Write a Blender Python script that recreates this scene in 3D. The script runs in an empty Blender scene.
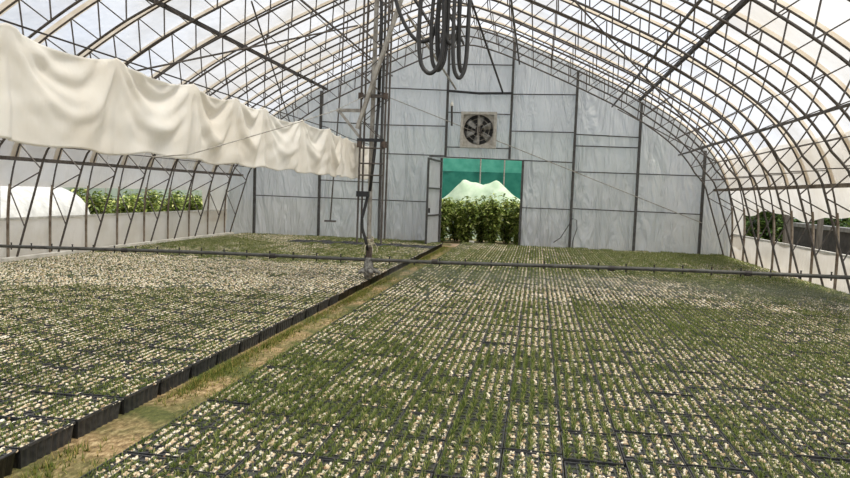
import bpy, math, random
import numpy as np
from mathutils import Matrix, Vector, noise

random.seed(7); RNG = np.random.RandomState(11)
S = bpy.context.scene; COL = S.collection
sin, cos, pi = math.sin, math.cos, math.pi

# ------------------------------------------------------------------ materials
def new_mat(name):
    m = bpy.data.materials.new(name); m.use_nodes = True
    nt = m.node_tree; nt.nodes.clear()
    out = nt.nodes.new('ShaderNodeOutputMaterial')
    def N(t, **kw):
        n = nt.nodes.new(t)
        for k, v in kw.items():
            if k in n.inputs: n.inputs[k].default_value = v
            else: setattr(n, k, v)
        return n
    def L(a, b): nt.links.new(a, b)
    return m, N, L, out

def c4(c): return (c[0], c[1], c[2], 1)
def srgb(r, g, b):
    f = lambda v: (v/255/12.92 if v/255 <= .04045 else ((v/255+.055)/1.055)**2.4)
    return (f(r), f(g), f(b))

def ramp(N, L, fac, stops):
    r = N('ShaderNodeValToRGB'); e = r.color_ramp.elements
    while len(e) < len(stops): e.new(.5)
    for k, (p, c) in enumerate(stops): e[k].position = p; e[k].color = c4(c)
    L(fac, r.inputs['Fac']); return r.outputs['Color']

def tex(N, L, scale, detail=4, stretch=(1, 1, 1), rough=.55, obj=True, rot=0, dist=0):
    tc = N('ShaderNodeTexCoord'); mp = N('ShaderNodeMapping'); mp.inputs['Scale'].default_value = stretch
    L(tc.outputs['Object' if obj else 'Generated'], mp.inputs['Vector'])
    mp.inputs['Rotation'].default_value = (0, rot, 0)
    n = N('ShaderNodeTexNoise', Scale=scale, Detail=detail, Roughness=rough, Distortion=dist); L(mp.outputs['Vector'], n.inputs['Vector'])
    return n.outputs['Fac']

def solid(name, a, b=None, scale=6, rough=.6, metal=0, bump=0, stretch=(1, 1, 1), detail=4, lo=.35, hi=.65):
    m, N, L, out = new_mat(name)
    p = N('ShaderNodeBsdfPrincipled', Roughness=rough, Metallic=metal)
    f = tex(N, L, scale, detail, stretch)
    L(ramp(N, L, f, [(lo, a), (hi, b or tuple(x*.75 for x in a))]), p.inputs['Base Color'])
    if bump:
        bn = N('ShaderNodeBump', Strength=bump, Distance=.02); L(f, bn.inputs['Height']); L(bn.outputs[0], p.inputs['Normal'])
    L(p.outputs[0], out.inputs[0]); return m

def film(name, col, dirt, clear, trans, scale=1.2, stretch=(1, 1, 1), bump=.35, crease=7, gloss=.08, bd=.06, rot=0, dist=0):
    m, N, L, out = new_mat(name)
    f = tex(N, L, scale, 5, stretch)
    g = tex(N, L, crease, 3, (stretch[0]*1.6, stretch[1]*1.6, stretch[2]*.55), .6, rot=rot, dist=dist)
    colr = ramp(N, L, f, [(.36, dirt), (.6, col)])
    bn = N('ShaderNodeBump', Strength=bump, Distance=bd); L(g, bn.inputs['Height'])
    d = N('ShaderNodeBsdfDiffuse'); t = N('ShaderNodeBsdfTranslucent'); tr = N('ShaderNodeBsdfTransparent'); gl = N('ShaderNodeBsdfGlossy', Roughness=.35)
    for n in (d, t): L(colr, n.inputs['Color']); L(bn.outputs[0], n.inputs['Normal'])
    L(bn.outputs[0], gl.inputs['Normal'])
    m1 = N('ShaderNodeMixShader', Fac=trans); L(d.outputs[0], m1.inputs[1]); L(t.outputs[0], m1.inputs[2])
    m3 = N('ShaderNodeMixShader', Fac=gloss); L(m1.outputs[0], m3.inputs[1]); L(gl.outputs[0], m3.inputs[2])
    m2 = N('ShaderNodeMixShader', Fac=clear); L(m3.outputs[0], m2.inputs[1]); L(tr.outputs[0], m2.inputs[2])
    L(m2.outputs[0], out.inputs[0]); return m

def island(name, stops, rough=.6, trans=0):
    m, N, L, out = new_mat(name)
    g = N('ShaderNodeNewGeometry')
    c = ramp(N, L, g.outputs['Random Per Island'], stops)
    p = N('ShaderNodeBsdfPrincipled', Roughness=rough); p.inputs['Specular IOR Level'].default_value = .25
    L(c, p.inputs['Base Color'])
    if trans:
        t = N('ShaderNodeBsdfTranslucent'); L(c, t.inputs['Color'])
        mx = N('ShaderNodeMixShader', Fac=trans); L(p.outputs[0], mx.inputs[1]); L(t.outputs[0], mx.inputs[2]); L(mx.outputs[0], out.inputs[0])
    else: L(p.outputs[0], out.inputs[0])
    return m

M = {}
M['roof'] = film('roof_polyethylene', (.84, .84, .85), (.62, .57, .49), .42, .66, .55, bump=.7, crease=3)
M['endfilm'] = film('end_wall_polyethylene', (.78, .795, .81), (.71, .72, .73), .03, .5, .8, (1, 1, .6), 1, 1.6, .2, .22, .5, 1.2)
M['sidefilm'] = film('side_polyethylene', (.95, .91, .85), (.84, .79, .71), .05, .55, 1.5, (1, 1, 1), .4)
M['strip'] = film('seam_tape', (.90, .82, .69), (.74, .63, .49), .0, .62, 3, (1, 1, 1), .3)
M['tarp'] = film('cream_tarpaulin', (.95, .93, .88), (.90, .86, .78), 0, .42, 1.6, (1, .8, 1), .12, 5, .03)
M['steel'] = solid('weathered_steel', srgb(98, 92, 86), srgb(72, 62, 54), 14, .55, .25, lo=.4, hi=.7)
M['darksteel'] = solid('dark_steel', srgb(70, 66, 62), srgb(48, 42, 38), 12, .6, .2)
M['poststeel'] = solid('grey_square_tube', srgb(88, 88, 86), srgb(70, 66, 62), 9, .55, .2)
M['rustwood'] = solid('rusty_side_post', srgb(140, 128, 112), srgb(96, 80, 64), 7, .75)
M['galv'] = solid('galvanised_channel', srgb(185, 180, 170), srgb(140, 134, 124), 10, .5, .3)
M['blackrub'] = solid('black_rubber', (.022, .022, .022), (.04, .038, .035), 20, .5)
M['rust'] = solid('rusty_clamp', srgb(98, 84, 74), srgb(66, 56, 50), 20, .8)
M['rope'] = solid('pale_rope', srgb(205, 198, 175), srgb(160, 150, 125), 30, .9)
M['boom'] = solid('grey_boom_pipe', srgb(96, 96, 90), srgb(72, 70, 64), 10, .5, .3)
M['fanframe'] = solid('painted_fan_housing', srgb(190, 188, 180), srgb(160, 154, 142), 10, .6)
M['fanblade'] = solid('fan_blade_metal', srgb(165, 165, 160), srgb(120, 118, 112), 8, .45, .5)
M['fandark'] = solid('fan_interior', (.02, .022, .022), (.035, .035, .035), 8, .8)
M['white'] = solid('white_paint', srgb(230, 228, 220), srgb(200, 196, 185), 6, .7)
M['black'] = solid('black_bar', (.012, .012, .013), (.02, .02, .02), 6, .5)
M['tray'] = solid('black_tray_plastic', (.026, .027, .028), (.058, .057, .056), 22, .45)
M['net'] = None
M['sand'] = solid('sandy_soil', srgb(205, 180, 150), srgb(160, 132, 104), 9, .95)
M['wood'] = solid('grey_timber', srgb(120, 114, 106), srgb(86, 80, 72), 5, .85, stretch=(4, 4, .5))
M['tunnelfilm'] = solid('white_tunnel_film', srgb(196, 196, 192), srgb(170, 170, 166), 5, .6)
M['netpale'] = solid('faded_green_net', srgb(160, 172, 158), srgb(136, 152, 134), 4, .9)
M['boomclamp'] = solid('weathered_clamp', srgb(150, 148, 140), srgb(86, 82, 76), 26, .8, bump=.8)
M['block'] = solid('dark_blockwork', srgb(70, 68, 66), srgb(50, 48, 48), 7, .9)
M['coping'] = solid('concrete_coping', srgb(138, 138, 136), srgb(110, 108, 104), 7, .9)
M['mound'] = solid('pale_fleece', srgb(186, 202, 176), srgb(160, 180, 152), 3, .8, bump=.3)
M['perlite'] = island('pale_top_dressing', [(0, srgb(150, 122, 92)), (.2, srgb(206, 182, 148)), (.6, srgb(234, 220, 192)), (1, srgb(248, 242, 226))], .95)
M['needle'] = island('seedling_needles', [(0, srgb(68, 82, 38)), (.35, srgb(96, 114, 52)), (.7, srgb(126, 140, 70)), (.9, srgb(160, 162, 98)), (1, srgb(200, 186, 134))], .6, .25)
M['grass'] = island('path_grass', [(0, srgb(74, 90, 38)), (.5, srgb(110, 126, 52)), (.8, srgb(160, 150, 80)), (1, srgb(196, 168, 110))], .7, .2)
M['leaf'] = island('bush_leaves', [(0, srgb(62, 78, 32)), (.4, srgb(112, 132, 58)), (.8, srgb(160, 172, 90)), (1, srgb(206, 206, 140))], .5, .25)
M['darkleaf'] = island('dark_green_bush_leaves', [(0, srgb(36, 54, 22)), (.5, srgb(62, 88, 36)), (1, srgb(104, 126, 58))], .5, .2)  # darker green foliage for the bushes by the right vent
M['stem'] = solid('bush_stem', srgb(96, 84, 54), srgb(70, 62, 40), 9, .9)

def net_mat():
    m, N, L, out = new_mat('teal_shade_net')
    f = tex(N, L, 3, 4)
    c = ramp(N, L, f, [(.35, srgb(84, 168, 146)), (.65, srgb(106, 186, 164))])
    d = N('ShaderNodeBsdfDiffuse'); t = N('ShaderNodeBsdfTranslucent'); L(c, d.inputs[0]); L(c, t.inputs[0])
    mx = N('ShaderNodeMixShader', Fac=.45); L(d.outputs[0], mx.inputs[1]); L(t.outputs[0], mx.inputs[2])
    L(mx.outputs[0], out.inputs[0]); return m
M['net'] = net_mat()
def net_mat2():
    m, N, L, out = new_mat('deep_green_shade_net')
    f = tex(N, L, 3, 4)
    c = ramp(N, L, f, [(.35, srgb(50, 116, 102)), (.65, srgb(64, 132, 116))])
    d = N('ShaderNodeBsdfDiffuse'); L(c, d.inputs[0]); L(d.outputs[0], out.inputs[0]); return m
M['net2'] = net_mat2()

def floor_mat():
    m, N, L, out = new_mat('thatchy_earth_path')
    a = tex(N, L, 1.6, 6); b = tex(N, L, 26, 6, (1, .6, 1), .7)
    c1 = ramp(N, L, b, [(.32, srgb(84, 68, 44)), (.5, srgb(158, 132, 92)), (.68, srgb(216, 192, 148))])
    c2 = ramp(N, L, b, [(.3, srgb(54, 60, 28)), (.55, srgb(96, 100, 50)), (.75, srgb(138, 132, 78))])
    f = ramp(N, L, a, [(.40, (0, 0, 0)), (.6, (1, 1, 1))])
    mx = N('ShaderNodeMix', data_type='RGBA'); L(f, mx.inputs[0]); L(c1, mx.inputs[6]); L(c2, mx.inputs[7])
    p = N('ShaderNodeBsdfPrincipled', Roughness=.95); L(mx.outputs[2], p.inputs['Base Color'])
    bn = N('ShaderNodeBump', Strength=.8, Distance=.02); L(b, bn.inputs['Height']); L(bn.outputs[0], p.inputs['Normal'])
    L(p.outputs[0], out.inputs[0]); return m
M['floor'] = floor_mat()
M['ground'] = solid('outdoor_soil_and_weeds', srgb(104, 104, 62), srgb(140, 116, 84), 1.2, .95, bump=.4, detail=7)

# ------------------------------------------------------------------ mesh helpers
class MB:
    def __init__(s): s.v = []; s.f = []
    def add(s, v, f):
        o = len(s.v); s.v += [tuple(p) for p in v]; s.f += [tuple(i+o for i in q) for q in f]; return s
    def box(s, c, d, rot=None, taper=1):
        x, y, z = d[0]/2, d[1]/2, d[2]/2; k = taper
        p = [Vector(q) for q in ((-x*k, -y*k, -z), (x*k, -y*k, -z), (x*k, y*k, -z), (-x*k, y*k, -z), (-x, -y, z), (x, -y, z), (x, y, z), (-x, y, z))]
        if rot is not None: p = [rot @ q for q in p]
        return s.add([q+Vector(c) for q in p], [(0, 3, 2, 1), (4, 5, 6, 7), (0, 1, 5, 4), (1, 2, 6, 5), (2, 3, 7, 6), (3, 0, 4, 7)])
    def bar(s, a, b, w, h=None):           # rectangular bar between two points
        a, b = Vector(a), Vector(b); d = b-a
        q = d.to_track_quat('Z', 'Y').to_matrix()
        return s.box((a+b)/2, (w, h or w, d.length), q)
    def tube(s, pts, r, n=6, cap=True):
        pts = [Vector(p) for p in pts]; k = len(pts); rs = r if isinstance(r, (list, tuple)) else [r]*k
        vs = []; up = None
        for i, p in enumerate(pts):
            t = (pts[min(i+1, k-1)]-pts[max(i-1, 0)]).normalized()
            if up is None:
                up = Vector((0, 0, 1)) if abs(t.z) < .9 else Vector((1, 0, 0))
            a = (up - t*up.dot(t))
            if a.length < 1e-4: a = t.orthogonal()
            a.normalize(); up = a; b = t.cross(a)
            vs += [p+(a*cos(2*pi*j/n)+b*sin(2*pi*j/n))*rs[i] for j in range(n)]
        fs = [(i*n+j, i*n+(j+1) % n, (i+1)*n+(j+1) % n, (i+1)*n+j) for i in range(k-1) for j in range(n)]
        if cap: fs += [tuple(range(n-1, -1, -1)), tuple((k-1)*n+j for j in range(n))]
        return s.add(vs, fs)
    def grid(s, fn, nu, nv, hole=None):
        vs = [fn(i/nu, j/nv) for j in range(nv+1) for i in range(nu+1)]
        fs = [(j*(nu+1)+i, j*(nu+1)+i+1, (j+1)*(nu+1)+i+1, (j+1)*(nu+1)+i) for j in range(nv) for i in range(nu) if not (hole and hole(i, j))]
        return s.add(vs, fs)
    def build(s, name, mat, parent=None, smooth=False, loc=(0, 0, 0)):
        me = bpy.data.meshes.new(name); me.from_pydata(s.v, [], s.f); me.materials.append(M[mat] if isinstance(mat, str) else mat)
        if smooth: me.polygons.foreach_set('use_smooth', [True]*len(me.polygons))
        me.update(); o = bpy.data.objects.new(name, me); COL.objects.link(o)
        if parent: o.parent = parent
        o.location = loc; return o

def tag(o, label, cat, group=None, kind=None):
    if label: o['label'] = label
    if cat: o['category'] = cat
    if group: o['group'] = group
    if kind: o['kind'] = kind
    return o
def thing(name, label, cat, loc=(0, 0, 0), group=None):
    o = bpy.data.objects.new(name, None); o.empty_display_size = .2; COL.objects.link(o); o.location = loc
    return tag(o, label, cat, group)
def struct(o, label=None, cat=None): return tag(o, label, cat, None, 'structure')
ORD = 'first second third fourth fifth sixth seventh eighth ninth tenth eleventh twelfth thirteenth fourteenth fifteenth sixteenth seventeenth eighteenth nineteenth twentieth twenty-first twenty-second twenty-third twenty-fourth twenty-fifth'.split()

# ------------------------------------------------------------------ arch profile
XC, YB = -2.22, 20.0
PROF = [(0, 6.60), (1.0, 6.38), (2.2, 5.89), (3.6, 5.27), (5.0, 4.58), (6.2, 3.83), (6.95, 3.15), (7.4, 2.45), (7.64, 1.75), (7.74, 1.0), (7.75, 0)]
def catmull(P, n=8):
    out = []; P = [P[0]]+P+[P[-1]]
    P[0] = (-P[2][0], P[2][1])
    for i in range(1, len(P)-2):
        p0, p1, p2, p3 = [np.array(q, float) for q in P[i-1:i+3]]
        for k in range(n):
            t = k/n
            out.append(.5*((2*p1)+(-p0+p2)*t+(2*p0-5*p1+4*p2-p3)*t*t+(-p0+3*p1-3*p2+p3)*t**3))
    out.append(np.array(P[-2], float)); return np.array(out)
HALF = catmull(PROF)
FULL = np.vstack([np.c_[-HALF[::-1, 0], HALF[::-1, 1]], HALF[1:]])
SEG = np.r_[0, np.cumsum(np.hypot(*np.diff(FULL, axis=0).T))]; LEN = SEG[-1]
def arch(l):  return float(np.interp(l, SEG, FULL[:, 0])), float(np.interp(l, SEG, FULL[:, 1]))
def anorm(l):
    a, b = arch(max(l-.15, 0)), arch(min(l+.15, LEN)); t = Vector((b[0]-a[0], b[1]-a[1])).normalized(); return t.y, -t.x   # inward
def zroof(x): return float(np.interp(abs(x-XC), HALF[:, 0], HALF[:, 1]))
SIDE = float(np.interp(2.0, FULL[:len(HALF), 1], SEG[:len(HALF)]))    # arc length from the base to the girt
def inner(l, y):
    m = min(l, LEN-l); M0 = SIDE+.35
    if m < M0:                                            # the legs' inner chord runs straight to the foot
        a, b = inner(M0 if l < LEN/2 else LEN-M0, y), arch(l if m == 0 else (0 if l < LEN/2 else LEN)); ax = XC+b[0]+(.16 if l < LEN/2 else -.16); t = m/M0
        return (ax+(a[0]-ax)*t, y, a[2]*t)
    d = float(np.interp(m, (0, SIDE, SIDE+.9, SIDE+2.4, SIDE+4), (.16, .50, .68, .60, .54))); n = anorm(l); p = arch(l)
    return (XC+p[0]+n[0]*d, y, p[1]+n[1]*d)
def outer(l, y, off=.0):
    n = anorm(l); p = arch(l); return (XC+p[0]+n[0]*off, y, p[1]+n[1]*off)

# ------------------------------------------------------------------ setting
o = MB().add([(-10.6, -4, 0), (6.2, -4, 0), (6.2, YB+.1, 0), (-10.6, YB+.1, 0)], [(0, 1, 2, 3)]).build('floor', 'floor'); struct(o, 'brown thatchy earth floor of the greenhouse', 'floor')
o = MB().add([(-60, -20, -.03), (60, -20, -.03), (60, 90, -.03), (-60, 90, -.03)], [(0, 1, 2, 3)]).build('ground', 'ground'); struct(o, 'weedy ground outside the greenhouse', 'ground')

def roof_fn(u, v):
    l = SIDE-.05+(LEN-2*SIDE+.1)*u; y = -3+(YB+.12+3)*v
    ph = ((y-9.8) / 1.1) % 1
    bulge = .035*sin(pi*ph)+.03*(noise.noise(Vector((l*1.3, y*1.7, 3)))) * sin(pi*ph)
    p = outer(l, y, -.05-bulge); return p
o = MB().grid(roof_fn, 90, 230).build('ceiling', 'roof', smooth=True); struct(o, 'translucent white plastic film roof over the arched trusses', 'roof')

# end wall film, cut round the door
DL, DR, DT = -2.92, -.50, 2.70
def wfn(x0, x1, zb):
    def f(u, v):
        x = x0+(x1-x0)*u; zt = zroof(XC+(x-XC)*7.75/7.9)+.07; z = zb+(zt-zb)*v
        e = min(1, 6*u*(1-u)) ; w = noise.noise(Vector((x*1.1, 0, z*.5)))*.03+abs(noise.noise(Vector((x*3.2+z*1.3, 5, z*.55))))*.045
        return (x, YB+.07+w*e, z)
    return f
b = MB(); b.grid(wfn(-10.11, DL, 0), 130, 90); b.grid(wfn(DL, DR, DT), 44, 60); b.grid(wfn(DR, 5.67, 0), 110, 90)
WB = b.build('wall_back', 'endfilm', smooth=True); struct(WB, 'grey white plastic film end wall with door and fan', 'wall')
def wpost(x, z0, z1, w=.07): MB().bar((x, YB, z0), (x, YB, z1), w, .07).build('post', 'poststeel', WB)
def wgirt(x0, z0, x1, z1, w=.035): MB().bar((x0, YB-.02, z0), (x1, YB-.02, z1), w, .03).build('girt', 'poststeel', WB)
for x, z0 in ((-9.08, 0), (-6.88, 0), (1.03, 0), (2.89, 0), (4.73, 0), (-4.88, 0)): wpost(x, z0, zroof(x)-.05, .075)
wpost(-2.84, 2.72, zroof(-2.84)-.05); wpost(-.88, 2.72, zroof(-.88)-.05); wpost(DR+.035, 0, DT, .07); wpost(DL-.035, 0, DT, .07); wpost(-3.3, 0, DT, .06)
for a in ((-3.34, 2.74, 1.03, 2.66, .06), (-9.08, 1.34, -6.88, 1.33), (-6.88, 1.34, -3.3, 1.33), (-6.88, 1.9, -4.88, 1.88, .045), (-4.88, 3.68, -2.84, 3.67), (-4.88, 2.79, -2.84, 2.77),
          (-6.88, 3.75, -4.88, 3.68), (-4.88, 4.82, -2.84, 4.76), (-2.84, 4.10, -.88, 4.05), (-2.84, 3.04, -.88, 3.03), (-.88, 4.66, 1.03, 4.66), (-.5, 1.26, 1.03, 1.26), (-.88, 3.56, 1.03, 3.55),
          (1.03, 3.50, 2.89, 3.44), (1.03, 3.16, 2.89, 3.14, .06), (1.03, 2.39, 2.89, 2.38), (1.03, 1.29, 2.89, 1.27), (2.89, 2.38, 4.73, 2.37), (2.89, 1.28, 4.73, 1.26), (-2.84, 5.55, -.88, 5.52, .03)): wgirt(*a)
MB().bar((-2.84, YB-.06, 4.74), (-1.9, YB-.06, 4.67), .10, .06).bar((-1.9, YB-.06, 4.67), (-.88, YB-.06, 4.68), .10, .06).build('header_bar', 'black', WB)

# door leaf swung inward
D1 = thing('door_1', 'grey framed film door leaf swung inward', 'door', (DL-.03, YB-.05, 0)); D1['kind'] = 'structure'
def leaf(u, z): return (-.16*u, -1.45*u, z)
fr = MB()
for u in (0, 1): fr.bar(leaf(u, .06), leaf(u, 2.62), .06, .05)
for z in (.09, .95, 1.75, 2.59): fr.bar(leaf(0, z), leaf(1, z), .05, .045)
fr.build('frame', 'poststeel', D1)
MB().grid(lambda u, v: (leaf(u, .09+2.5*v)[0]-.02+.02*noise.noise(Vector((u*3, v*4, 1))), leaf(u, 0)[1], .09+2.5*v), 10, 20).build('panel', 'endfilm', D1, True)
MB().box((-.16+.05, -1.36, 1.1), (.05, .03, .14)).build('handle', 'darksteel', D1)

# side walls: skirt film, rail, base board
for side, name, sx, top in ((-1, 'wall_left', XC-7.86, .82), (1, 'wall_right', XC+7.86, .72)):
    def fn(u, v, sx=sx, top=top, side=side):
        y = -3+(YB+3.02)*u; return (sx-side*.03*v+side*.04*noise.noise(Vector((y*1.1, side*3, v*1.5))), y, top*v)
    w = MB().grid(fn, 230, 8).build(name, 'sidefilm', smooth=True); struct(w, 'cream film skirt along the %s side' % ('left' if side < 0 else 'right'), 'wall')
    MB().bar((sx-side*.04, -3, top), (sx-side*.04, YB, top), .05, .05).build('rail', 'white', w)
    o = MB().bar((sx-side*.30, -3, .06), (sx-side*.30, YB-.1, .06), .12, .10).build('trim_1' if side < 0 else 'trim_2', 'white'); struct(o, 'white base board along the %s side wall' % ('left' if side < 0 else 'right'), 'trim')
    # drop curtain hanging from girt to just above the vent opening
    def cf(u, v, sx=sx, side=side):
        y = 9.0+(YB+.06-9.0)*u
        hem = 1.44 if side < 0 else 1.36+.07*sin(y*1.55+.6)+.03*sin(y*3.7)
        hem -= .95*min(1, max(0, (y-(18.3 if side < 0 else 18.85))/.25)); zt = 2.85; z = zt-(zt-hem)*v; l = float(np.interp(z, FULL[:len(HALF), 1], SEG[:len(HALF)])); l = l if side < 0 else LEN-l
        q = outer(l, y, -.09-.02*v*sin(y*5)-.03*noise.noise(Vector((y*1.4, v*2, side))))
        return q
    o = MB().grid(cf, 200, 14).build('side_curtain', 'sidefilm', smooth=True)
    tag(o, 'cream side curtain rolled %s' % ('up above the left vent opening' if side < 0 else 'half up with wavy hem, above the right vent opening'), 'curtain')
    # girt
    gx = XC+side*7.24
    o = MB().bar((gx, 7, 1.97), (gx, YB-.1, 1.97), .07, .07).build('side_girt', 'rustwood' if side > 0 else 'steel')
    tag(o, 'long horizontal steel rail running along the %s wall trusses' % ('left' if side < 0 else 'right'), 'rail')

# ------------------------------------------------------------------ trusses
TY = [19.72-1.1*k for k in range(11)]
def make_truss():
    root = thing('roof_truss', 'x', 'truss', (0, 0, 0), 'arched roof trusses')
    n = 100
    MB().tube([outer(LEN*k/n, 0, .01) for k in range(n+1)], .017).build('outer_chord', 'steel', root, True)
    MB().tube([inner(LEN*k/n, 0) for k in range(n+1)], .022).build('inner_chord', 'steel', root, True)
    st = MB()
    def sf(u, v):
        l = SIDE+(LEN-2*SIDE)*u; return outer(l, -.10+.20*v, -.022)
    st.grid(sf, 90, 2); st.build('film_strip', 'strip', root, True)
    w = MB(); m = 32; step = (LEN-2*SIDE)/m
    for k in range(m):
        l0 = SIDE+k*step; a, c, d = inner(l0+.02, 0), outer(l0+.5*step, 0), inner(l0+step-.02, 0)
        w.tube([a, c], .0135 if k < m/2 else .011, 5); w.tube([c, d], .011 if k < m/2 else .0135, 5)
    for q in (lambda l: l, lambda l: LEN-l):              # long leg braces under the girt
        w.tube([inner(q(SIDE-.05), 0), outer(q(SIDE-.62), 0)], .013, 5); w.tube([outer(q(SIDE-.62), 0), inner(q(SIDE-1.25), 0)], .013, 5)
    w.build('web_bracing', 'steel', root)
    for l in (0, LEN):
        p, q = outer(l, 0), inner(l, 0); MB().tube([outer(l+(1 if l == 0 else -1)*1.5*k/8, 0) for k in range(9)], .028, 6).build('foot_post', 'rustwood', root); MB().box(((p[0]+q[0])/2, 0, .02), (.3, .12, .04)).build('foot_plate', 'rustwood', root)
    return root
TR = make_truss()
for k, y in enumerate(TY):
    r = TR
    if k:
        r = TR.copy(); COL.objects.link(r)
        for ch in TR.children:
            c = ch.copy(); c.parent = r; COL.objects.link(c)
    r.location = (0, y, 0)
    r['label'] = 'arched steel lattice truss, ' + ('touching the end wall' if k == 0 else ORD[k]+' truss counted forward from the end wall')

def purl(x, z, y0, r, mat, label, cat='purlin', y1=YB):
    o = MB().bar((x, y0, z), (x, y1, z), r*2, r*2).build('roof_purlin', mat); return tag(o, label, cat)
def zin(x):
    best = min((abs(inner(l, 0)[0]-x), l) for l in np.linspace(SIDE, LEN-SIDE, 600))[1]; return inner(best, 0)[2]
purl(-6.72, zroof(-6.72)-.07, 8, .035, 'darksteel', 'thick dark purlin along the left roof slope above the tarp')
purl(2.80, zroof(2.80)-.07, 8, .035, 'darksteel', 'thick dark purlin along the right roof slope')
purl(4.0, zin(4.0)-.035, 8, .018, 'steel', 'thin purlin on the right roof slope, below the thick dark one')
purl(2.05, zin(2.05)-.035, 8, .018, 'steel', 'thin purlin on the right roof slope, above the thick dark one')
purl(-.7, zin(-.7)-.035, 8, .02, 'steel', 'thin purlin beside the roof ridge, right of the hoses')
purl(-4.6, zin(-4.6)-.035, 8, .016, 'steel', 'thin purlin on the left roof slope, between mast and thick purlin')
def brace(p, q, r, label, mat='steel', name='wind_brace', cat='brace'):
    return tag(MB().tube([p, q], r, 6).build(name, mat), label, cat)
brace((-8.1, 10.2, zin(-8.1)-.05), (-4.2, 14.6, zin(-4.2)-.05), .018, 'grey diagonal brace crossing the left roof trusses above the tarp')
brace((-5.2, 11.2, zin(-5.2)-.05), (-7.6, 19.2, zin(-7.6)-.05), .016, 'grey diagonal brace on the left slope, running back to the end wall')
brace((.3, 11.5, zin(.3)-.05), (3.9, 16.5, zin(3.9)-.05), .016, 'grey diagonal brace descending across the right roof trusses')
brace((4.3, 16.8, zin(4.3)-.05), (2.2, 19.8, zin(2.2)-.05), .016, 'grey diagonal brace rising toward the end wall, right roof slope')
brace((-3.2, 15.32, 5.76), (-2.59, YB-.05, 4.80), .03, 'grey diagonal strut meeting the black bar at its left end', 'galv', 'roof_strut', 'strut')
brace((-1.70, 15.32, 6.05), (-1.16, YB-.05, 4.70), .028, 'dark diagonal strut meeting the black bar near its right end', 'darksteel', 'roof_strut', 'strut')
brace((-4.72, YB-.09, 4.54), (4.76, YB-.09, 1.01), .012, 'thin grey cable slanting across the end wall film below the fan', 'galv', 'guy_cable', 'cable')

# ------------------------------------------------------------------ exhaust fan
FX, FZ, FW = -1.84, 3.56, .54
F = thing('exhaust_fan', 'square exhaust fan in pale housing above the doorway', 'fan', (FX, YB-.12, FZ))
h = MB()
for sx, sz, w, d in ((0, FW-.04, 2*FW, .08), (0, -FW+.04, 2*FW, .08), (FW-.04, 0, .08, 2*FW-.16), (-FW+.04, 0, .08, 2*FW-.16)): h.box((sx, 0, sz), (w, .22, d))
n = 32
for k in range(n):       # plate with a round opening
    a0, a1 = 2*pi*k/n, 2*pi*(k+1)/n
    def sq(a):
        c, s_ = cos(a), sin(a); m = max(abs(c), abs(s_)); return (c/m*(FW-.06), s_/m*(FW-.06))
    p, q = sq(a0), sq(a1); R = .455
    h.add([(p[0], -.02, p[1]), (q[0], -.02, q[1]), (R*cos(a1), -.02, R*sin(a1)), (R*cos(a0), -.02, R*sin(a0))], [(0, 1, 2, 3)])
h.build('housing', 'fanframe', F)
MB().box((0, .10, 0), (2*FW-.1, .02, 2*FW-.1)).build('shutter', 'fandark', F)
for k in range(6):
    a = 2*pi*k/6+.35; bl = MB()
    bl.grid(lambda u, v: ((.09+.34*u)*cos(a+(v-.5)*(.75-.25*u)), .03-.05*(v-.5), (.09+.34*u)*sin(a+(v-.5)*(.75-.25*u))), 5, 4)
    b_ = bl.build('blade', 'fanblade', F, True); sm = b_.modifiers.new('thick', 'SOLIDIFY'); sm.thickness = .008
MB().tube([(0, -.06, 0), (0, .06, 0)], .10, 16).build('hub', 'darksteel', F)
g = MB()
for r in (.2, .33, .45): g.tube([(r*cos(2*pi*k/32), -.075, r*sin(2*pi*k/32)) for k in range(33)], .006, 5, False)
for x in (-.02, .02): g.tube([(x, -.08, -.46), (x, -.08, .46)], .009, 5)
g.build('guard', 'galv', F)
o = MB().tube([(-2.67, YB-.08, 3.68), (-2.69, YB-.08, 4.28)], .03, 8).build('wall_pole', 'darksteel')
tag(o, 'short dark upright pole with pale tip, left of the fan', 'pole')
MB().tube([(-2.69, YB-.08, 4.28), (-2.69, YB-.08, 4.34), (-2.69, YB-.08, 4.42)], [.05, .05, .005], 8).build('tip', 'white', o)
pts = [(1.0+.0*k, YB-.1, .2) for k in range(1)]
pts = [(.55, YB-.1, .25), (.75, YB-.1, .4), (.95, YB-.1, .75), (1.08, YB-.1, 1.0), (1.2, YB-.1, .95), (1.22, YB-.1, .7), (1.12, YB-.1, .35), (1.1, YB-.1, .05)]
o = MB().tube(pts, .012, 6).build('looped_cord', 'darksteel', None, True); tag(o, 'dark looped cord hung on end wall post right of door', 'cord')

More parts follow.
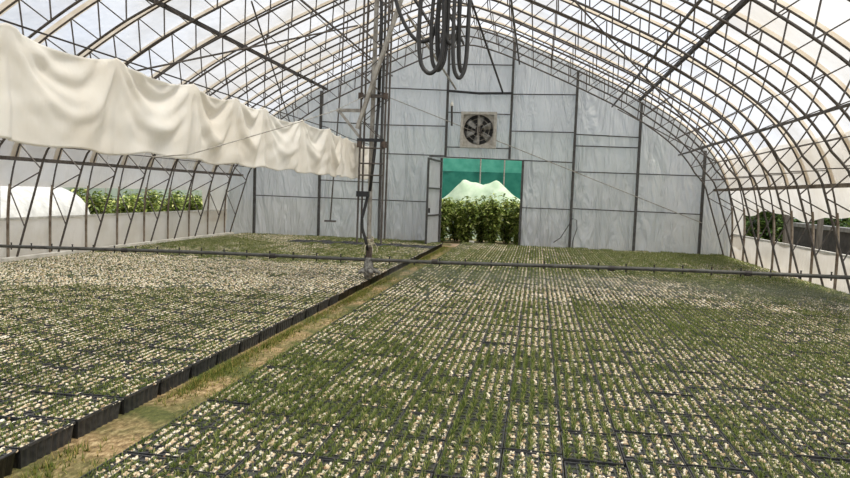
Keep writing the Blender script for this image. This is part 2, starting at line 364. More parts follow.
# ------------------------------------------------------------------ hanging tarp
TX = -2.85
hang = [1.2, 2.1, 3.1, 4.0, 5.0, 5.75, 6.45, 7.5, 8.5, 9.4, 9.95, 10.7, 11.5]
def tarp_fn(u, v):
    y = hang[0]+(hang[-1]-hang[0])*u
    k = max(i for i in range(len(hang)-1) if hang[i] <= y+1e-9); t = (y-hang[k])/(hang[k+1]-hang[k]); gap = hang[k+1]-hang[k]
    amp = .068*gap+.03*noise.noise(Vector((k*3.1, 1, 1)))
    sag = amp*(4*t*(1-t))**.8
    hem = 1.80+.03*noise.noise(Vector((y*1.2, 4, 0)))+.012*sin(y*9)
    top = 2.43-sag; z = top+(hem-top)*v
    pinch = abs(t-.5)*2                                  # folds fan out of the hang points
    c_ = 4*t*(1-t)
    q = v-.62*c_                                          # nested swags
    swag = .05*c_*math.exp(-((q-.02)/.16)**2)-.032*c_*math.exp(-((q+.30)/.14)**2)
    fold = 0
    for tt in (t, 1-t):                                   # creases fanning from both hang points
        ph = math.atan2(tt*gap*1.0, v*.62+.02); r = math.hypot(tt*gap, v*.62)
        fold += .034*min(1, r*2.5)*math.exp(-tt*3.2)*sin(9.5*ph+k*1.7)
    fold += .012*sin(26*(v-.62*c_)+3*noise.noise(Vector((y*2, v*2, k))))*c_*(1-v)+.014*noise.noise(Vector((y*5+v*3, v*4, 4)))
    e_ = min(1, max(0, (y-8.6)/1.4)); e_ = e_*e_*(3-2*e_)
    fold *= 1-.55*e_; swag *= 1-.4*e_
    x = TX+.03-.17*e_+fold+swag*(.8+.5*noise.noise(Vector((k*1.7, 2, 2))))+.03*noise.noise(Vector((y*1.6, v*1.2, 7)))
    return (x, y, z)
o = MB().grid(tarp_fn, 420, 40).build('hanging_tarp', 'tarp', smooth=True); tag(o, 'long cream tarpaulin hanging in swags from a cable beside the mast', 'tarpaulin')
sm = o.modifiers.new('thick', 'SOLIDIFY'); sm.thickness = .004
c = MB().tube([(TX, .2, 2.44), (TX, 8.6, 2.44), (TX-.17, 10, 2.44), (TX-.17, 11.55, 2.44)], .006, 5).build('support_cable', 'darksteel'); tag(c, 'thin steel cable carrying the cream tarpaulin', 'cable')
o = MB().tube([(-2.74, 4.3, 1.79), (-2.62, 4.6, 1.83), (-2.6, 6.6, 2.27), (-2.62, 8.2, 2.63), (-2.86, 10.36, 3.12)], .005, 5).build('guy_wire', 'galv'); tag(o, 'thin slanting wire crossing in front of the cream tarpaulin', 'wire')

# ------------------------------------------------------------------ boom carriage (mast)
BY = 10.5
K = thing('boom_carriage', 'tall hanging steel lattice mast carrying the spray boom', 'mast', (-2.72, BY, .25))
def kb(pts, r, name, mat, n=8, sm=False): 
    return MB().tube([(p[0]+2.72, p[1]-BY, p[2]-.25) for p in pts], r, n).build(name, mat, K, sm)
ZT = 6.05
for x, y, z0 in ((-2.90, BY-.12, .74), (-2.90, BY+.12, .80), (-2.49, BY-.12, .74), (-2.49, BY+.12, .80)): kb([(x, y, z0), (x+.02, y, ZT)], .017, 'post', 'steel')
kb([(-2.56, BY, .8), (-2.56, BY, ZT)], .021, 'guide_tube', 'poststeel')
kb([(-2.73, BY, .45), (-2.73, BY, 2.4), (-2.70, BY, ZT)], .038, 'centre_pipe', 'galv')
for z in (1.86, 2.05, 2.30): kb([(-2.90, BY-.12, z), (-2.49, BY-.12, z)], .012, 'rung', 'steel')
br = MB()
for k in range(10):
    z = 2.4+.36*k; a, c_ = (-2.90, -2.49) if k % 2 else (-2.49, -2.90)
    for yy in (-.12, .12): br.tube([(a+2.72, yy, z-.25), (c_+2.72, yy, z+.11)], .008, 5)
br.build('lattice', 'steel', K)
for x in (-2.90, -2.49):
    for z in (2.36, 3.14): kb([(x, BY-.12, z-.05), (x, BY-.12, z+.05)], .045, 'collar', 'rust', 10)
MB().box((0, -.12, 2.18), (.44, .05, .05)).build('crossbar', 'black', K); MB().box((0.02, -.12, 2.89), (.42, .05, .05)).build('crossbar', 'steel', K)
MB().bar((-2.92+2.72, -.22, 2.60-.25), (-2.22+2.72, -.22, 4.75-.25), .09, .05).bar((-2.22+2.72, -.22, 4.5), (-2.05+2.72, -.22, 5.1), .09, .05).build('diagonal_beam', 'galv', K)
MB().bar((-3.34+2.72, 0, 2.67), (-2.88+2.72, 0, 2.67), .055, .05).build('bracket_arm', 'galv', K)
MB().bar((-3.30+2.72, 0, 2.66), (-2.88+2.72, 0, 2.17), .055, .04).build('bracket_brace', 'galv', K)
MB().box((-.09, -.16, 1.30), (.20, .10, .09)).build('control_box', 'black', K)
hp = [(-2.74, BY-.08, 1.56), (-2.78, BY-.1, 1.35), (-2.83, BY-.1, 1.15), (-2.82, BY-.1, .98), (-2.76, BY-.08, .78), (-2.73, BY-.06, .62)]
kb(hp, .026, 'supply_hose', 'blackrub', 8, True)
kb([(-2.62, BY-.05, 3.0), (-2.64, BY-.06, 2.5), (-2.68, BY-.06, 2.0), (-2.72, BY-.06, 1.6)], .026, 'supply_hose', 'blackrub', 8, True)
kb([(-2.66, BY-.05, ZT-.3), (-2.60, BY-.07, 4.2), (-2.62, BY-.05, 3.0)], .028, 'supply_hose', 'blackrub', 8, True)
rp = MB()
for k in range(7):
    a = k*.9; rp.tube([(.07*cos(a+t)+.0, .07*sin(a+t), .47+.05*k/3-.03*sin(t*2)) for t in np.linspace(0, 5.5, 14)], .010, 5)
for a in (.3, 1.6, 2.9, 4.4, 5.4): rp.tube([(.07*cos(a), .07*sin(a), .5), (.13*cos(a), .13*sin(a), .42), (.14*cos(a), .14*sin(a), .33)], .008, 5)
rp.build('rope_tie', 'rope', K)
MB().tube([(0, 0, .22), (0, 0, .42)], .055, 10).build('coupling', 'rust', K)
ft = MB(); ft.tube([(0, 0, -.10), (0, 0, .05), (0, 0, .10), (0, 0, .20), (0, 0, .26)], [.07, .10, .085, .07, .05], 12)
for a in range(5): ft.tube([(.08*cos(a*1.3), .08*sin(a*1.3), .03), (.20*cos(a*1.3), .14*sin(a*1.3), .0)], [.05, .025], 7)
ft.build('boom_clamp', 'boomclamp', K, True)
MB().box((0, 0, ZT-.25+.03), (.9, .5, .06)).build('trolley', 'darksteel', K)
rl = thing('trolley_rail', 'overhead rail under the ridge that carries the mast', 'rail', (0, 0, 0))
for x in (-3.05, -2.4): MB().bar((x, 8, ZT+.09), (x, YB-.1, ZT+.09), .05, .07).build('rail', 'darksteel', rl)
o = MB().tube([(-3.28, BY+.1, 5.2), (-3.30, BY+.1, 3.6), (-3.34, BY+.1, 2.9), (-3.44, BY+.1, 1.08)], .012, 6).build('drop_rod', 'steel'); tag(o, 'thin hanging rod with small tee foot, left of the mast', 'rod')
MB().bar((-3.54, BY+.1, 1.07), (-3.34, BY+.1, 1.07), .03, .03).build('tee_foot', 'steel', o)

# spray boom
B = thing('spray_boom', 'long horizontal grey spray pipe crossing the whole house above seedlings', 'spray boom', (-2.72, BY-.02, 0))
ZB = lambda x: .36+(.58-.36)*(x+9.76)/14.4
MB().tube([(x+2.72, 0, ZB(x)+.01*sin(x*.8)) for x in np.linspace(-9.74, 5.1, 40)], .030, 8).build('pipe', 'boom', B, True)
for k in range(35):
    x = -9.5+.42*k; nb = MB(); z = ZB(x)+.01*sin(x*.8)
    nb.tube([(x+2.72, 0, z+.02), (x+2.72, 0, z+.055), (x+2.72, 0, z+.072)], [.013, .011, .018], 7)
    nb.tube([(x+2.72, 0, z-.02), (x+2.72, 0, z-.06)], [.016, .010], 7)
    nb.build('nozzle', 'darksteel', B)
for x in (-7.2, -4.4, -1.6, 1.2, 3.2): MB().tube([(x+2.72-.05, 0, ZB(x)), (x+2.72+.05, 0, ZB(x))], .042, 10).build('pipe_coupling', 'darksteel', B)

# fine spray drifting under the boom
def mist(name, x0, x1, dens, label):
    m, N, L, out = new_mat(name); v = N('ShaderNodeVolumeScatter', Density=dens, Anisotropy=.3); v.inputs['Color'].default_value = (1, 1, 1, 1); L(v.outputs[0], out.inputs['Volume'])
    sec = [(-.06, .40), (.06, .40), (.35, .20), (-1.15, .20), (-.7, .27)]; n = len(sec)
    b = MB(); b.add([(x, BY+a, z+.05) for x in (x0, x1) for a, z in sec], [tuple(range(n)), tuple(range(2*n-1, n-1, -1))]+[(i, i+n, (i+1) % n+n, (i+1) % n) for i in range(n)])
    o = b.build('spray_mist', m); tag(o, label, 'mist', None, 'stuff')
mist('thin_mist', -2.3, 5.2, .30, 'faint spray mist drifting under the boom over the right bed')

# hanging hoses
HY = 8.0
o = MB().bar((-2.1, HY, 4.9), (-.7, HY, 4.9), .05, .06).build('hose_rail', 'darksteel'); tag(o, 'overhead bar from which the black hoses hang', 'rail')
def hose(x0, x1, zb, r, y, tw, label, ph):
    xm, w = (x0+x1)/2, (x1-x0)/2; pts = []
    key = [(xm-w*.55, 4.88), (xm-w*.8+.02*sin(ph), 4.3), (xm-w, zb+.55), (xm-w*.82, zb+.16), (xm-w*.3, zb+.02), (xm+w*.3, zb+.02), (xm+w*.85, zb+.18), (xm+w, zb+.6), (xm+w*.8+.02*sin(ph*2), 4.3), (xm+w*.5, 4.88)]
    for i in range(len(key)-1):
        p0, p1, p2, p3 = [np.array(key[min(max(j, 0), len(key)-1)]) for j in (i-1, i, i+1, i+2)]
        for k in range(6):
            t = k/6; c_ = .5*((2*p1)+(p2-p0)*t+(2*p0-5*p1+4*p2-p3)*t*t+(-p0+3*p1-3*p2+p3)*t**3); f = (i+t)/(len(key)-1)
            pts.append((c_[0], y+tw*(f-.5)+.015*sin(ph+6*f), c_[1]))
    pts.append((key[-1][0], y+tw*.5, key[-1][1]))
    o = MB().tube(pts, r, 8).build('hanging_hose', 'blackrub', None, True); return tag(o, label, 'hose', 'hoses hanging from the overhead bar')
HG = [(-1.50, -1.20, 3.05, .026, HY-.10, .10, 'black hose loop, widest and leftmost of the long hanging loops', .3),
      (-1.36, -1.17, 3.10, .024, HY-.02, .14, 'black hose loop nested just inside the widest long loop', 1.1),
      (-1.30, -1.19, 3.22, .030, HY+.08, .10, 'thick black hose loop hanging in the middle of the left hose bundle', 2.0),
      (-1.22, -1.03, 3.42, .022, HY+.00, .16, 'shortest black hose loop, between the two long bundles', 2.7),
      (-1.08, -.91, 3.00, .024, HY-.08, .10, 'black hose loop reaching lowest, in the right hose bundle', 3.4),
      (-1.03, -.93, 3.10, .026, HY+.06, .12, 'narrow black hose loop inside the right hose bundle', 4.2)]
for a in HG: hose(*a)
pts = [(-1.98, HY+.1, 4.88), (-1.92, HY+.1, 4.3), (-1.84, HY+.1, 3.96), (-1.74, HY+.1, 3.72), (-1.60, HY+.1, 3.52), (-1.45, HY+.1, 3.48), (-1.35, HY+.1, 3.6), (-1.28, HY+.1, 4.1), (-1.26, HY+.1, 4.88)]
P2 = [Vector(p) for p in pts]; fine = []
for i in range(len(P2)-1):
    p0, p1, p2, p3 = P2[max(i-1, 0)], P2[i], P2[i+1], P2[min(i+2, len(P2)-1)]
    for k in range(5):
        t = k/5; fine.append(.5*((2*p1)+(p2-p0)*t+(2*p0-5*p1+4*p2-p3)*t*t+(-p0+3*p1-3*p2+p3)*t**3))
fine.append(P2[-1])
o = MB().tube(fine, .024, 8).build('hanging_hose', 'blackrub', None, True); tag(o, 'black hose curving out toward the pale diagonal beam of the mast', 'hose', 'hoses hanging from the overhead bar')

# ------------------------------------------------------------------ seedling trays
TW, TL, TH = .335, .434, .13
NX, NY = 5, 7
def tray_body(full=True):
    b = MB(); ring = []
    def side(p, q, n):
        for k in range(n*4):
            t = k/(n*4); g = (0, .009, .009, 0)[k % 4] if full else 0
            yield t, g, p, q
    if full:
        per = []
        C_ = [(-1, -1), (1, -1), (1, 1), (-1, 1)]
        for i in range(4):
            p, q = C_[i], C_[(i+1) % 4]; n = NX if i % 2 == 0 else NY
            for t, g, p, q in side(p, q, n):
                x, y = p[0]+(q[0]-p[0])*t, p[1]+(q[1]-p[1])*t
                nx, ny = ((0, -1), (1, 0), (0, 1), (-1, 0))[i]
                per.append((x, y, nx*g, ny*g))
        def lv(z, k, rib):
            return [(x*TW/2*k-gx*rib, y*TL/2*k-gy*rib, z) for x, y, gx, gy in per]
        L_ = [lv(0, .90, 1), lv(.112, .965, 1), lv(.112, 1, 0), lv(TH, 1, 0), lv(TH, .965, 0), lv(TH-.012, .96, 0)]
        n = len(per); vs = sum(L_, []); fs = []
        for j in range(len(L_)-1): fs += [(j*n+i, j*n+(i+1) % n, (j+1)*n+(i+1) % n, (j+1)*n+i) for i in range(n)]
        fs.append(tuple((len(L_)-1)*n+i for i in range(n))); fs.append(tuple(range(n-1, -1, -1)))
        b.add(vs, fs)
        for k in range(1, NX): b.box((-TW/2+TW*k/NX, 0, TH-.009), (.007, TL*.94, .010))
        for k in range(1, NY): b.box((0, -TL/2+TL*k/NY, TH-.0095), (TW*.94, .007, .009))
    else:
        b.box((0, 0, TH/2-.004), (TW, TL, TH-.008), None, .93)
    return b
def plants(cls, seed, nb, lod):
    rnd = random.Random(seed); md, nd = MB(), MB()
    pm = (.98, .72, .36, 0)[cls]; ps = (.90, .97, 1, 0)[cls]; hl = (.030, .036, .042, 0)[cls]
    for i in range(NX):
        for j in range(NY):
            cx, cy = -TW/2+TW*(i+.5)/NX+rnd.uniform(-.006, .006), -TL/2+TL*(j+.5)/NY+rnd.uniform(-.006, .006)
            patch = noise.noise(Vector((cx*7+seed, cy*4, seed*1.3)))+.6*noise.noise(Vector((i*1.7+seed, cy*2.5, 8)))
            if rnd.random() < pm+1.15*patch:
                for q in range(rnd.randint(4, 7) if lod else rnd.randint(3, 4)):       # pale top dressing heaped in the cell, drawn out along the row
                    n = 5; r = rnd.uniform(.006, .0125); hz = rnd.uniform(.004, .013); ox, oy = cx+.010+rnd.uniform(-.018, .018), cy+rnd.uniform(-.028, .028)
                    if not lod: r *= 1.4
                    a0 = rnd.random()*6; R_ = [r*rnd.uniform(.65, 1.3) for k in range(n)]
                    vs = [(ox+R_[k]*cos(a0+2*pi*k/n), oy+1.45*R_[k]*sin(a0+2*pi*k/n), TH-.012) for k in range(n)]
                    vs += [(ox+(p[0]-ox)*.7+rnd.uniform(-.003, .003), oy+(p[1]-oy)*.7+rnd.uniform(-.003, .003), TH-.012+hz*rnd.uniform(.5, 1.1)) for p in vs]
                    vs.append((ox, oy, TH-.011+hz))
                    md.add(vs, [(k, (k+1) % n, n+(k+1) % n, n+k) for k in range(n)]+[(n+k, n+(k+1) % n, 2*n) for k in range(n)])
            if rnd.random() < ps:
                a0 = rnd.random()*7; big = rnd.uniform(.75, 1.25)
                for k in range(nb):
                    a = a0+2*pi*k*1.618/nb*3+rnd.uniform(-.5, .5); ln = hl*big*rnd.uniform(.5, 1.25); le = rnd.uniform(.1, 1.25); w = .0019 if lod else .0040
                    d = (cos(a), sin(a)); t = (-d[1]*w, d[0]*w); r0 = rnd.uniform(.002, .024); bx, by, bz = cx-.010+d[0]*r0*.7, cy+d[1]*r0*1.2, TH-.012
                    m = (bx+d[0]*ln*sin(le)*.5, by+d[1]*ln*sin(le)*.5, bz+ln*cos(le)*.62); e = (bx+d[0]*ln*sin(le)*1.1, by+d[1]*ln*sin(le)*1.1, bz+ln*cos(le)*.95)
                    cl = lambda p: (max(-.1685, min(.1685, p[0])), max(-.2195, min(.2195, p[1])), p[2])
                    m, e = cl(m), cl(e)
                    nd.add([(bx-t[0], by-t[1], bz), (bx+t[0], by+t[1], bz), (m[0]+t[0], m[1]+t[1], m[2]), (m[0]-t[0], m[1]-t[1], m[2]), e], [(0, 1, 2, 3), (3, 2, 4)] if lod else [(0, 1, 4)])
    return md, nd
def to_np(b):
    return np.array(b.v, np.float32).reshape(-1, 3), [tuple(f) for f in b.f]

# bed layout
PW, PL = .342, .444
cells = []     # (bed, col-from-path, x, y, class)
def cls_at(x, y, bed):
    n = noise.noise(Vector((x*.55, y*.30, 2.0)))+.45*noise.noise(Vector((x*1.7, y*1.3, 5.0)))+random.uniform(-.25, .25)
    if bed == 'left':
        base = -.25 if y < 4.6 else (-.58 if y < 12.3 else .5)
    else:
        base = .04 if y < 6 else (-.04 if y < 11.0 else (.6 if y > 12.5 else .25))
    v = base+n*.85
    return 0 if v < -.08 else (1 if v < .38 else 2)
for bed, x0, sg, ncol in (('left', -2.72, -1, 19), ('right', -2.18, 1, 22)):
    for c_ in range(ncol):
        x = x0+sg*(PW*(c_+.5)); wob = random.uniform(0, 6); y = 1.85+random.uniform(-.22, .22)
        xe = 0
        while y < (19.5 if c_ or bed == 'right' else 19.3):
            yy = y+PL/2
            k = cls_at(x, yy, bed)
            if bed == 'left' and 17.15 < yy < 18.05 and x > -6.7: k = 3
            cells.append((bed, c_, x+random.uniform(-.001, .001), yy, k)); y += PL+(random.uniform(.0, .012) if random.random() < .8 else random.uniform(.015, .04))

# the 300 nearest in the frame stand as trays of their own
f_ = 650.; VPx, VPy, rho, CH = 537-425, 239-197, .035, 1.6
dv = np.array([VPx/f_, VPy/f_, -1.]); dv /= np.linalg.norm(dv)
uv = np.array([sin(rho), cos(rho), 0]); uv[2] = -(uv[0]*dv[0]+uv[1]*dv[1])/dv[2]; uv /= np.linalg.norm(uv)
rv = np.cross(dv, uv); ROT = np.array([rv, dv, uv])
def proj(p):
    c_ = ROT.T @ (np.array(p)-np.array([0, 0, CH])); return 425+f_*c_[0]/-c_[2], 239-f_*c_[1]/-c_[2], -c_[2]
score = []
for i, (bed, c_, x, y, k) in enumerate(cells):
    u, v, d = proj((x, y, .12)); w = f_*TW/d
    vis = -w*.3 < u < 850+w*.3 and v < 478+.25*f_*TL*1.4/d/d*1.6
    score.append((1/d/d if vis and d > 0 else -1, i))
score.sort(reverse=True); NEAR = [i for s_, i in score[:300] if s_ > 0]
nearset = set(NEAR)
body_me = tray_body().build('tmp', 'tray').data
VAR = {}
for k in range(3):
    for s_ in range(6):
        md, nd = plants(k, 100*k+s_, (26, 34, 42)[k], True)
        VAR[k, s_] = (md.build('m', 'perlite').data, nd.build('n', 'needle').data)
for ob in [q for q in COL.objects if q.name.split('.')[0] in ('tmp', 'm', 'n')]: bpy.data.objects.remove(ob)
rowidx = {}
for i in sorted(NEAR, key=lambda i: cells[i][3]):
    bed, c_, x, y, k = cells[i]; q = rowidx.get((bed, c_), 0); rowidx[bed, c_] = q+1
    t = thing('seedling_tray', None, 'seedling tray', (x, y, 0), 'seedling trays in the %s bed' % bed)
    if c_ == 0: lab = 'black seedling tray on the path edge of the %s bed, %s from the bottom' % (bed, ORD[q])
    else: lab = 'black seedling tray, %s column of the %s bed from path, %s tray from the bottom' % (ORD[c_], bed, ORD[q])
    t['label'] = lab
    rz = random.uniform(-.004, .004)
    v = VAR[k, random.randint(0, 5)] if k < 3 else (None, None)
    for nm, me in (('tray_body', body_me), ('top_dressing', v[0]), ('seedlings', v[1])):
        if me is None: continue
        ob = bpy.data.objects.new(nm, me); COL.objects.link(ob); ob.parent = t; ob.rotation_euler = (0, 0, rz)
        if nm != 'tray_body': ob['kind'] = 'stuff'
# all farther trays: one countless mass
far = [cells[i] for i in range(len(cells)) if i not in nearset]
src = {}
bodies = {True: to_np(tray_body(True)), False: to_np(tray_body(False))}
for k in range(3):
    for s_ in range(6):
        md, nd = plants(k, 900+10*k+s_, (11, 15, 20)[k], False); src[k, s_] = (to_np(md), to_np(nd))
VV, LI, LS, MI = [], [], [], []; off = 0
def push(vf, x, y, r, mi):
    global off
    v, f = vf
    if not len(v): return
    w = v.copy(); w[:, 0] = v[:, 0]*r+x; w[:, 1] = v[:, 1]*r+y; VV.append(w)
    key = id(vf)
    if key not in CACHE: CACHE[key] = (np.concatenate([np.array(q, np.int32) for q in f]), np.array([len(q) for q in f], np.int32))
    fl, ln = CACHE[key]; LI.append(fl+off); LS.append(ln); MI.append(np.full(len(ln), mi, np.int32)); off += len(v)
CACHE = {}
for bed, c_, x, y, k in far:
    r = 1; push(bodies[c_ == 0 or k == 3], x, y, r, 0)
    if k < 3:
        a, b2 = src[k, random.randint(0, 5)]; push(a, x, y, r, 1); push(b2, x, y, r, 2)
V = np.concatenate(VV); LIa = np.concatenate(LI); LSa = np.concatenate(LS); MIa = np.concatenate(MI)
me = bpy.data.meshes.new('seedling_beds'); me.vertices.add(len(V)); me.vertices.foreach_set('co', V.ravel())
me.loops.add(len(LIa)); me.loops.foreach_set('vertex_index', LIa); me.polygons.add(len(LSa))
me.polygons.foreach_set('loop_start', np.r_[0, np.cumsum(LSa)[:-1]].astype(np.int32))
for q in ('tray', 'perlite', 'needle'): me.materials.append(M[q])
me.polygons.foreach_set('material_index', MIa); me.update(calc_edges=True); me.validate()
o = bpy.data.objects.new('distant_seedling_trays', me); COL.objects.link(o)
tag(o, 'mass of farther seedling trays filling both beds back to the end wall', 'seedling trays', None, 'stuff')

# grass along the path
gb = MB(); rnd = random.Random(5)
for k in range(15000):
    y = rnd.uniform(2.2, 19.2); e = rnd.random()
    x = -2.68+abs(rnd.gauss(0, .07)) if e < .5 else (-2.17-abs(rnd.gauss(0, .10)) if e < .8 else rnd.uniform(-2.66, -2.22))
    if noise.noise(Vector((x*2, y*.9, 3)))+rnd.uniform(-.3, .5)-(.25 if e >= .8 else 0) < 0: continue
    for j in range(4):
        a = rnd.random()*6.3; ln = rnd.uniform(.02, .055)*(1.2 if e < .8 else .7); d = (cos(a), sin(a)); le = rnd.uniform(.2, 1.0); w = .003
        bx, by = x+d[0]*.006, y+d[1]*.006
        gb.add([(bx-d[1]*w, by+d[0]*w, 0), (bx+d[1]*w, by-d[0]*w, 0), (bx+d[0]*ln*sin(le), by+d[1]*ln*sin(le), ln*cos(le))], [(0, 1, 2)])
o = gb.build('path_grass', 'grass'); tag(o, 'sparse short grass growing along the earth path between beds', 'grass', None, 'stuff')

# ------------------------------------------------------------------ outside
def bush(seed, w, d, h, nl, lsz, rc):
    rnd = random.Random(seed); b = MB(); s_ = MB()
    tips = []
    for k in range(16):
        a = rnd.random()*6.3; r = rnd.random()**.5; tip = (cos(a)*r*w/2, sin(a)*r*d/2, h*rnd.uniform(.72, 1.0)*(1-.18*r*r))
        s_.tube([(tip[0]*.25, tip[1]*.25, 0), (tip[0]*.7, tip[1]*.7, tip[2]*.5), tip], [.014, .010, .004], 5); tips.append(tip)
    for k in range(nl):
        t = tips[k % 16]; f = rnd.uniform(.05, 1.03)**.8
        q = .25+.75*min(1, f*1.3)
        p = Vector((t[0]*q+rnd.gauss(0, w*.09), t[1]*q+rnd.gauss(0, d*.09), max(.03, t[2]*f+rnd.gauss(0, .03))))
        rr = math.hypot(p.x, p.y)
        if rr > rc: p.x *= rc/rr; p.y *= rc/rr
        a = rnd.random()*6.3; e = rnd.uniform(-.7, .5); dr = Vector((cos(a)*cos(e), sin(a)*cos(e), sin(e))); sd = dr.cross(Vector((0, 0, 1))).normalized(); sd = (sd+Vector((0, 0, rnd.uniform(-.6, .6)))).normalized()
        l = lsz*rnd.uniform(.7, 1.4); wd = l*.24
        b.add([p, p+dr*l*.45+sd*wd, p+dr*l+Vector((0, 0, -l*.2)), p+dr*l*.45-sd*wd], [(0, 1, 2, 3)])
    return b, s_
BM = {}
def place_bush(key, args, x, y, label, group, mat='leaf', sc=1, rz=0):
    if key not in BM:
        b, s_ = bush(*args); bo = b.build('foliage', mat); so = s_.build('stem', 'stem'); BM[key] = (bo.data, so.data); bpy.data.objects.remove(bo); bpy.data.objects.remove(so)
    t = thing('leafy_bush', label, 'bush', (x, y, -.03), group); t.scale = (sc, sc, sc); t.rotation_euler = (0, 0, rz)
    for nm, me in zip(('foliage', 'stem'), BM[key]):
        ob = bpy.data.objects.new(nm, me); COL.objects.link(ob); ob.parent = t
k = 0
for row, y in enumerate((21.6, 22.46)):
    for i in range(6):
        place_bush('d%d' % (k % 3), (k % 3+1, .66, .66, 1.70, 2300, .13, .42), -4.0+.86*i+.43*row, y, 'leafy green bush in the hedge outside the open doorway', 'bushes outside the doorway', 'leaf', 1+.05*sin(k*2.3), k*1.3); k += 1
for i in range(13):
    place_bush('l%d' % (i % 3), (i % 3+20, .8, .8, 1.42, 900, .15, .36), -12.2-.8*(i % 2), 16.3+.66*i, 'green bush outside the left side vent, before the green net', 'bushes outside the left vent', 'leaf', 1+.07*sin(i*1.7), i*1.1)
for i in range(13):
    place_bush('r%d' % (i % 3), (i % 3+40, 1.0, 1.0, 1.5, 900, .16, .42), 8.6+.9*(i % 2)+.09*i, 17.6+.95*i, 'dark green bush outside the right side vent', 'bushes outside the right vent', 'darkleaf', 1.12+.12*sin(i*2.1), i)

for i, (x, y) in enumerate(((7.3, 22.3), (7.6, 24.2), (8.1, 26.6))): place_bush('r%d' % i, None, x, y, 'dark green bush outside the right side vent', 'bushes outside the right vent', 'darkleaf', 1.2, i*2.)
def net(name, label, p, q, h, posts, band, m1='net', m2='net2'):
    t = thing(name, label, 'shade net', (p[0], p[1], 0)); dx, dy = q[0]-p[0], q[1]-p[1]
    nrm = Vector((-dy, dx, 0)).normalized()
    def fn(lo, hi): return lambda u, v: (dx*u+nrm.x*.05*noise.noise(Vector((u*20, v*3, 2))), dy*u+nrm.y*.05*noise.noise(Vector((u*20, v*3, 2))), lo+(hi-lo)*v)
    MB().grid(fn(band, h), 40, 6).build('upper_net', m1, t, True); MB().grid(fn(0, band), 40, 6).build('lower_net', m2, t, True)
    for u in posts: MB().tube([(dx*u, dy*u-.1*0-.08, 0), (dx*u, dy*u-.08, h+.02)], .03, 8).build('post', 'galv', t)
    return t
net('shade_net_fence', 'teal shade net screen standing beyond the bushes outside the doorway', (-9, 27), (5, 27), 4.2, (.1, .3, .475, .545, .8, .95), 2.55)
net('shade_net_fence', 'low green net fence behind the bushes outside the left vent', (-14.4, 10), (-14.4, 30), 1.56, (.1, .3, .5, .7, .9), .8, 'netpale', 'netpale')
# fleece covered mound with two peaks
def mfn(u, v):
    x = -4.4+4.9*u; r = [(-4.4, .9), (-3.44, 1.56), (-2.8, 2.22), (-2.45, 2.12), (-2.06, 2.02), (-1.53, 2.22), (-.67, 1.5), (.5, .6)]
    hgt = float(np.interp(x, [a for a, _ in r], [b for _, b in r]))+.03*noise.noise(Vector((x*5, 0, 0)))
    s_ = v*2-1; return (x, 25+1.1*s_, max(0, hgt*(1-abs(s_)**1.6)+.06*noise.noise(Vector((x*2.5, v*6, 1)))*(1-abs(s_)))-.03)
o = MB().grid(mfn, 50, 20).build('covered_mound', 'mound', None, True); tag(o, 'pale fleece covered mound with two peaks beyond the doorway bushes', 'mound')
# door threshold: sand patch and white block
def sfn(u, v):
    a = 2*pi*u; r = v*(.8+.25*sin(3*a+1)); return (-2.25+.55*r*cos(a), 20.35+.55*r*sin(a), .045*(1-v))
o = MB().grid(sfn, 24, 5).build('sand_patch', 'sand', None, True); tag(o, 'small sandy patch at the doorway threshold', 'sand')
o = MB().box((-1.92, 19.95, .13), (.14, .10, .10)).box((-1.92, 19.95, .04), (.16, .12, .08)).build('white_block', 'white'); tag(o, 'small white block sitting on the doorway threshold', 'block')
# white plastic tunnel and framework outside the left vent
def pfn(u, v):
    y = 8.2+7.2*v; a = pi*u; r = 1+.025*sin(v*75)+.03*noise.noise(Vector((u*6, y*2, 0)))
    return (-12.75+1.3*r*cos(a), y, 1.48*r*sin(a)**.7-.02)
o = MB().grid(pfn, 24, 70).build('plastic_tunnel', 'tunnelfilm', None, True); tag(o, 'white plastic covered low tunnel outside the left vent', 'tunnel')
H_ = thing('wire_panel', 'grey steel frame panel standing outside the left vent', 'panel', (-11.3, 10.5, 0))
for y in (0, .55, 1.1, 1.65): MB().tube([(0, y, -.03), (0, y, 1.9)], .022, 7).build('upright', 'steel', H_)
for z in (.9, 1.5, 1.85): MB().tube([(0, 0, z), (0, 1.65, z)], .014, 6).build('crossbar', 'steel', H_)
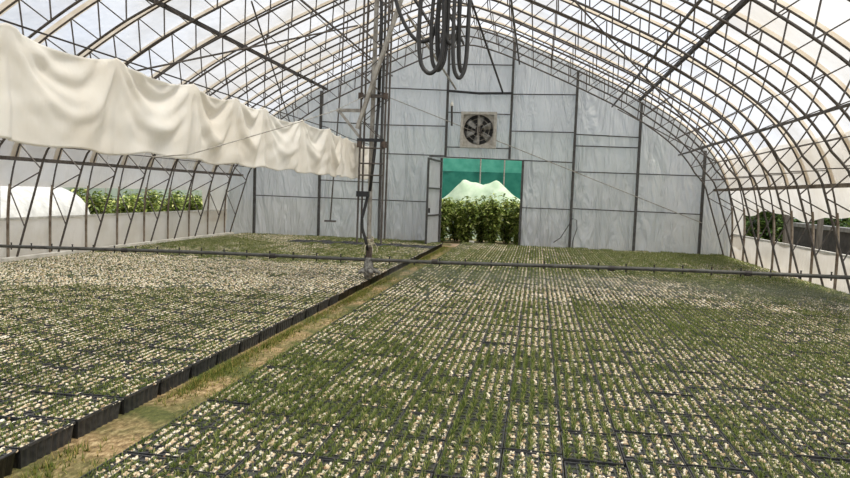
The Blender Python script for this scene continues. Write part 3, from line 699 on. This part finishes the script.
# low dark wall outside right vent
W = thing('block_wall', 'low dark block wall with pale coping outside the right vent', 'wall', (7.4, 13.9, 0))
MB().box((0, 3.2, .5), (.2, 6.6, 1.04)).build('blockwork', 'block', W); MB().box((0, 3.2, 1.07), (.3, 6.7, .10)).build('coping', 'coping', W)
o = MB().box((6.55, 18.5, .8), (.16, .16, 1.66)).build('timber_post', 'wood'); tag(o, 'grey timber post standing outside the right vent', 'post')
o = MB().box((6.5, 16.4, .8), (.10, .10, 1.66)).build('timber_post', 'wood'); tag(o, 'slimmer grey timber post nearer along the right vent', 'post')

# ------------------------------------------------------------------ light, world, camera
w = bpy.data.worlds.new('hazy_sky'); S.world = w; w.use_nodes = True; nt = w.node_tree; nt.nodes.clear()
out = nt.nodes.new('ShaderNodeOutputWorld'); bg = nt.nodes.new('ShaderNodeBackground'); tc = nt.nodes.new('ShaderNodeTexCoord')
nz = nt.nodes.new('ShaderNodeTexNoise'); nz.inputs['Scale'].default_value = 2.2; nz.inputs['Detail'].default_value = 5
cr = nt.nodes.new('ShaderNodeValToRGB'); e = cr.color_ramp.elements
e[0].position = .40; e[0].color = (.62, .76, 1.0, 1); e[1].position = .62; e[1].color = (1, 1, 1, 1)
nt.links.new(tc.outputs['Generated'], nz.inputs['Vector']); nt.links.new(nz.outputs['Fac'], cr.inputs['Fac']); nt.links.new(cr.outputs['Color'], bg.inputs['Color'])
bg.inputs['Strength'].default_value = .62; nt.links.new(bg.outputs[0], out.inputs[0])
sl = bpy.data.lights.new('sun', 'SUN'); sl.energy = 3.6; sl.angle = math.radians(13); sl.color = (1, .95, .86)
so = bpy.data.objects.new('sun', sl); COL.objects.link(so); so.location = (8, -6, 20)
so.rotation_euler = Vector((-.38, .14, -.91)).to_track_quat('-Z', 'Y').to_euler()

cam = bpy.data.cameras.new('camera'); cam.sensor_fit = 'HORIZONTAL'; cam.sensor_width = 36; cam.lens = 650*36/850; cam.clip_end = 300
co = bpy.data.objects.new('camera', cam); COL.objects.link(co)
mw = Matrix([list(r_) for r_ in ROT]).to_4x4(); mw.translation = (0, 0, CH); co.matrix_world = mw
S.camera = co
S.view_settings.view_transform = 'Standard'; S.view_settings.look = 'None'; S.view_settings.gamma = 1; S.view_settings.use_curve_mapping = False
S.view_settings.exposure = .62
S.cycles.use_denoising = True; S.cycles.max_bounces = 10; S.cycles.diffuse_bounces = 5; S.cycles.transmission_bounces = 6; S.cycles.transparent_max_bounces = 10
